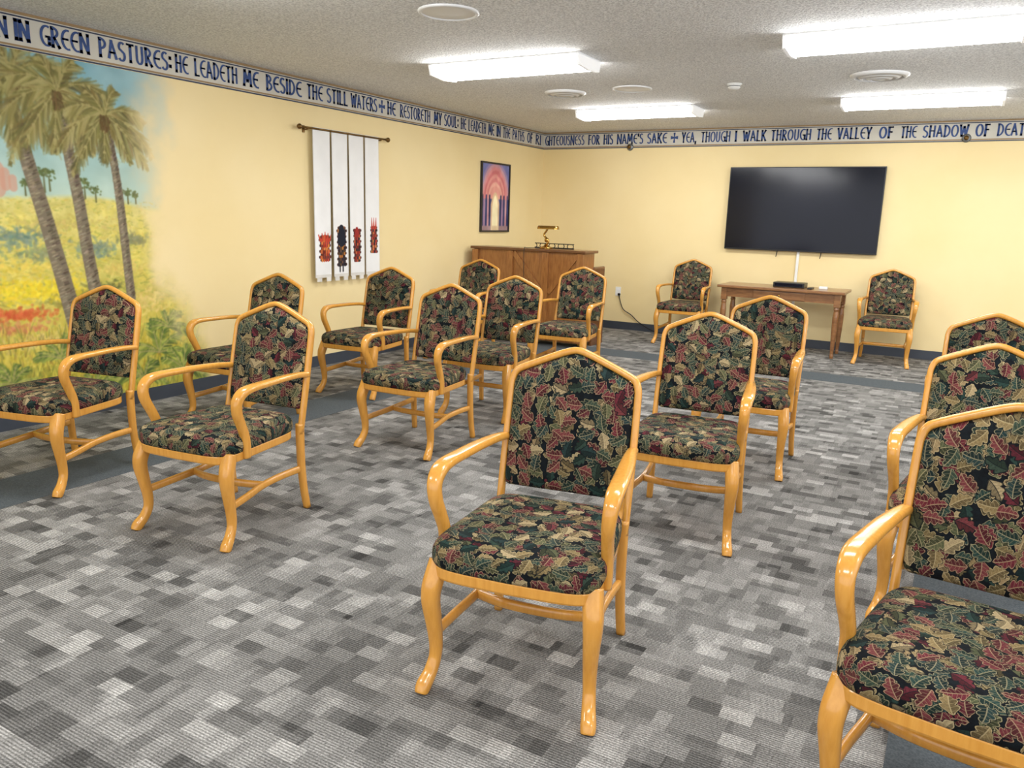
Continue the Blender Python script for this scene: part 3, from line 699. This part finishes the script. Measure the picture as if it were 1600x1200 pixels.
for a, b in zip(rr, rr[1:]):
    for k in range(12): bm.faces.new((a[k], a[k+1], b[k+1], b[k]))
bm.faces.new(rr[0]); bm.faces.new(rr[-1]); lpp('shade', bm)
bm = B(); tube(bm, [(lx-.05, ly-.05, HP+.008), (lx-.16, PY0+.02, HP+.006), (lx-.18, PY0-.018, HP-.01), (lx-.18, PY0-.016, HP-.25), (lx-.17, PY0-.016, HP-.45)], .004, 6, 6)
lpp('cord', bm, M_black)
rx0, rx1 = lx-.20, lx+.30
rk = thing('music_rack', 'low black openwork rack lying on the piano lid beside the lamp', 'rack', ((rx0+rx1)/2, PY0+.27, HP))
yk = PY0+.28
par(obj('base_rail', b2(rx0, rx1, yk-.012, yk+.012, HP+.001, HP+.014, .003), M_black), rk); par(obj('top_rail', b2(rx0, rx1, yk-.008, yk+.008, HP+.05, HP+.06, .003), M_black), rk)
for q in range(9):
    x = rx0+.015+q*(rx1-rx0-.03)/8; par(obj('spindle', tube(B(), [(x, yk, HP+.01), (x+.01*(-1)**q, yk, HP+.03), (x, yk, HP+.052)], .005, 4, 8), M_black, smooth=True), rk)
# ------------------------------------------------------------ television
ta, tb = at_y(1140, 262, YB-.06), at_y(1385.5, 259, YB-.06); tc = at_y(1133, 387, YB-.06); td = at_y(1370, 398, YB-.06)
tx0, tx1 = (ta.x+tc.x)/2, (tb.x+td.x)/2; tz1, tz0 = (ta.z+tb.z)/2, (tc.z+td.z)/2; tz0 = tz1-(tx1-tx0)*.563
tv = thing('television', 'large flat black television mounted on the back wall above the table', 'television', ((tx0+tx1)/2, YB-.06, tz0))
par(obj('housing', b2(tx0, tx1, YB-.06, YB-.025, tz0, tz1, .004), M_black), tv)
par(obj('screen', b2(tx0+.01, tx1-.01, YB-.0625, YB-.058, tz0+.018, tz1-.01), M_screen), tv)
par(obj('wall_mount', b2((tx0+tx1)/2-.3, (tx0+tx1)/2+.3, YB-.027, YB, tz0+.25, tz1-.25, .003), M_grey), tv)
for px in (1214, 1283):
    q = at_y(px, 396, YB-.035); par(obj('cable_stub', tube(B(), [(q.x, YB-.035, tz0+.02), (q.x-.004, YB-.035, tz0-.03), (q.x-.012, YB-.03, tz0-.07)], .005, 4, 8), M_black, smooth=True), tv)
q = at_y(1244, 430)
tag(obj('cable_raceway', b2(q.x-.015, q.x+.015, YB-.022, YB, .10, tz0+.05, .005), M_white), 'white vertical cable cover running down the wall from television behind the table', 'cable cover')
# ------------------------------------------------------------ table
TX0, TX1, TY0, TY1, TH = -2.46, -1.08, 9.10, 9.66, .735
tt = thing('console_table', 'brown wooden table with turned legs standing below the television', 'table', ((TX0+TX1)/2, (TY0+TY1)/2, 0))
par(obj('tabletop', b2(TX0, TX1, TY0, TY1, TH-.03, TH, .008), M_table), tt)
par(obj('apron', b2(TX0+.07, TX1-.07, TY0+.05, TY1-.05, TH-.135, TH-.03, .003), M_table), tt)
dw = par(obj('drawer', b2((TX0+TX1)/2-.28, (TX0+TX1)/2+.28, TY0+.036, TY0+.05, TH-.125, TH-.045, .004), M_table), tt)
kn = obj('knob', lathe(B(), [(0, -.012), (.012, -.012), (.014, 0), (0, .004)], 12), M_brass, smooth=True)
bpy.context.view_layer.update(); kn.parent = dw; kn.matrix_parent_inverse = dw.matrix_world.inverted(); kn.location = ((TX0+TX1)/2, TY0+.028, TH-.085); kn.rotation_euler = (math.pi/2, 0, 0)
for xx in (TX0+.075, TX1-.075):
    for yy in (TY0+.07, TY1-.07):
        bm = B(); b2(xx-.032, xx+.032, yy-.032, yy+.032, TH-.17, TH-.03, .004, bm)
        lathe(bm, [(0, .0), (.018, 0), (.021, .03), (.017, .05), (.022, .12), (.03, .3), (.033, .45), (.026, .52), (.031, .54), (.026, .56), (0, .575)], 20, (xx, yy, 0))
        par(obj('leg', bm, M_table), tt)
c = at_z(1224, 449, TH+.02)
e = thing('media_box', 'black media player box on the table', 'electronics', (c.x, TY0+.3, TH))
par(obj('body', b2(c.x-.17, c.x+.17, TY0+.2, TY0+.42, TH+.001, TH+.055, .006), M_black), e); par(obj('front_panel', b2(c.x-.15, c.x+.15, TY0+.196, TY0+.2, TH+.012, TH+.045, .001), M_screen), e)
c = at_z(1262, 452, TH+.01); tag(obj('remote_control', box(B(), (c.x, TY0+.2, TH+.0095), (.05, .16, .018), .005), M_black), 'small black remote control lying on the table right of the media box', 'remote control')
c = at_z(1283, 452, TH+.01); tag(obj('adapter', box(B(), (c.x, TY0+.3, TH+.0155), (.09, .06, .03), .008), M_white), 'small white adapter on the table right of the remote', 'adapter')
q = at_y(966, 455)
ol = thing('wall_outlet', 'white electrical outlet low on the back wall left of the chair', 'outlet', (q.x, YB, q.z))
par(obj('plate', box(B(), (q.x, YB-.004, q.z), (.075, .008, .12), .003), M_white), ol)
for dz in (-.025, .025): par(obj('socket', box(B(), (q.x, YB-.009, q.z+dz), (.034, .003, .032), .001), M_plate), ol)
cp = [at_y(px, py, YB-.03) for px, py in ((967, 461), (973, 482), (986, 492), (1000, 505))]
cp.append(Vector((-3.35, 9.75, .012))); cp.append(Vector((-2.9, 9.76, .012))); cp.append(Vector((-2.3, 9.72, .012)))
cp[3].z = max(cp[3].z, .05)
bm = B(); sweep(bm, cp, [(.006, .006)]*len(cp), (0, 0, 1), 6, 8, 2); box(bm, (cp[0].x, YB-.025, cp[0].z+.01), (.03, .03, .03), .005)
tag(obj('extension_cord', bm, M_black, smooth=True), 'black power cord looping down from the wall outlet to the floor', 'cord')
# ------------------------------------------------------------ sprinkler heads
for (px, py), lab in (((985, 230), 'small round sidewall sprinkler under the border near the corner'), ((1510, 216), 'small round sidewall sprinkler under the border right of the television')):
    q = at_y(px, py); s = thing('sprinkler_head', lab, 'sprinkler', (q.x, YB, q.z), 0, 'wall sprinkler heads')
    def rot(bm):
        bmesh.ops.rotate(bm, verts=bm.verts, matrix=Matrix.Rotation(math.pi/2, 3, 'X')); bmesh.ops.translate(bm, verts=bm.verts, vec=(q.x, YB, q.z)); return bm
    par(obj('escutcheon', rot(lathe(B(), [(0, 0), (.042, 0), (.045, .008), (.03, .018), (0, .02)], 24)), M_grey, smooth=True), s)
    par(obj('nozzle', rot(lathe(B(), [(.0, .018), (.014, .018), (.012, .04), (.024, .045), (.024, .05), (0, .052)], 20)), M_rod, smooth=True), s)
# ------------------------------------------------------------ ceiling fixtures
FX = [(-3.14, 8.05, 'glowing fluorescent ceiling fixture nearest the corner above the piano'), (-.52, 8.05, 'glowing fluorescent ceiling fixture at far right above the television wall'),
      (-3.13, 5.4, 'large glowing fluorescent ceiling fixture at the centre of the ceiling, left of the largest one'), (-.50, 5.4, 'largest glowing fluorescent ceiling fixture, at the top right corner of the view'),
      (-3.13, 2.72, 'glowing fluorescent ceiling fixture just peeking in at the top left edge'), (-.50, 2.72, 'fluorescent ceiling fixture above the nearest centre chair, out of frame'),
      (2.1, 8.05, 'fluorescent ceiling fixture far back in the right part of the room, out of frame'), (2.1, 5.4, 'fluorescent ceiling fixture midway in the right part of the room, out of frame'), (2.1, 2.72, 'fluorescent ceiling fixture near the front of the right part of the room, out of frame'),
      (-3.13, .0, 'fluorescent ceiling fixture left of the viewer, out of frame'), (-.5, .0, 'fluorescent ceiling fixture above the viewer, out of frame'), (2.1, .0, 'fluorescent ceiling fixture right of the viewer, out of frame')]
for x, y, lab in FX:
    f = thing('ceiling_light', lab, 'ceiling light', (x, y, H), 0, 'fluorescent ceiling fixtures')
    L, W, D = 1.27, .39, .080
    par(obj('housing', b2(x-L/2, x+L/2, y-W/2, y+W/2, H-.012, H, .002), M_plate), f)
    bm = B(); T = [(-W/2+.004, H-.012), (-W/2+.03, H-D+.01)], [(W/2-.004, H-.012), (W/2-.03, H-D+.01)]
    for (ya, za), (yb2, zb2) in T:
        bm.faces.new([bm.verts.new(v) for v in ((x-L/2+.016, y+ya, za), (x+L/2-.016, y+ya, za), (x+L/2-.016, y+yb2, zb2), (x-L/2+.016, y+yb2, zb2))])
    par(obj('lens_side', bm, M_side), f)
    bm = B(); ys = np.linspace(-W/2+.03, W/2-.03, 9); vv = []
    for k_, yy in enumerate(ys):
        zz = H-D+.01-.012*math.sin(math.pi*k_/8)
        vv.append((bm.verts.new((x-L/2+.016, y+yy, zz)), bm.verts.new((x+L/2-.016, y+yy, zz))))
    for a, b in zip(vv, vv[1:]): bm.faces.new((a[0], b[0], b[1], a[1]))
    par(obj('lens', bm, M_lens), f)
    for sg in (-1, 1):
        bm = B(); xx = x+sg*(L/2-.010); prof = [(-W/2, H-.001), (-W/2+.024, H-D), (0, H-D-.014), (W/2-.024, H-D), (W/2, H-.001)]
        va = [bm.verts.new((xx-.010, y+a, z)) for a, z in prof]; vb = [bm.verts.new((xx+.010, y+a, z)) for a, z in prof]
        bm.faces.new(va); bm.faces.new(vb[::-1])
        for k_ in range(5): bm.faces.new((va[k_], vb[k_], vb[(k_+1) % 5], va[(k_+1) % 5]))
        par(obj('end_cap', bm, M_end), f)
for x, y, r, lab in ((-.744, 6.82, .21, 'round ringed ceiling vent between the two right fixtures'), (-3.38, 6.81, .19, 'round ringed ceiling vent between the two left fixtures')):
    v = thing('ceiling_vent', lab, 'vent', (x, y, H), 0, 'round ceiling vents')
    par(obj('backing', lathe(B(), [(0, 0), (r*.95, 0), (r*.95, -.004), (0, -.004)], 40, (x, y, H)), M_shadow), v)
    for r0, r1, z in ((1.0, .82, 0), (.74, .56, -.008), (.48, .30, -.016)):
        par(obj('ring', lathe(B(), [(r*r0, 0), (r*r0, -.006+z), (r*(r0+r1)/2, -.018+z), (r*r1, -.026+z), (r*r1+.001, -.02+z), (r*r1+.001, 0)], 40, (x, y, H)), M_plate, smooth=True), v)
    par(obj('center_disc', lathe(B(), [(0, -.004), (r*.16, -.004), (r*.22, -.036), (0, -.04)], 32, (x, y, H)), M_plate, smooth=True), v)
for x, y, r, lab in ((-2.72, 6.79, .17, 'flat round ceiling speaker plate right beside the left vent'), (-2.73, 3.97, .175, 'flat round ceiling speaker plate at the top edge, nearest of the two')):
    s = thing('ceiling_speaker', lab, 'speaker', (x, y, H), 0, 'round ceiling speakers')
    par(obj('rim', lathe(B(), [(r, 0), (r, -.008), (r*.9, -.014), (r*.88, -.006), (r*.88, 0)], 40, (x, y, H)), M_plate, smooth=True), s)
    par(obj('grille', lathe(B(), [(r*.89, -.006), (r*.5, -.010), (0, -.011)], 40, (x, y, H)), M_plate, smooth=True), s)
x, y = -1.845, 6.85
s = thing('smoke_detector', 'small white round smoke detector on the ceiling', 'smoke detector', (x, y, H))
par(obj('base', lathe(B(), [(0, 0), (.06, 0), (.06, -.012), (0, -.012)], 28, (x, y, H)), M_white), s)
par(obj('cover', lathe(B(), [(.052, -.012), (.05, -.03), (.036, -.045), (0, -.048)], 28, (x, y, H)), M_white, smooth=True), s)
par(obj('vent_ring', lathe(B(), [(.0525, -.018), (.0525, -.024), (.05, -.024)], 28, (x, y, H)), M_shadow), s)
w = bpy.data.worlds.new('world'); bpy.context.scene.world = w; w.use_nodes = True
w.node_tree.nodes['Background'].inputs[0].default_value = (.97, .98, 1, 1); w.node_tree.nodes['Background'].inputs[1].default_value = 1.9
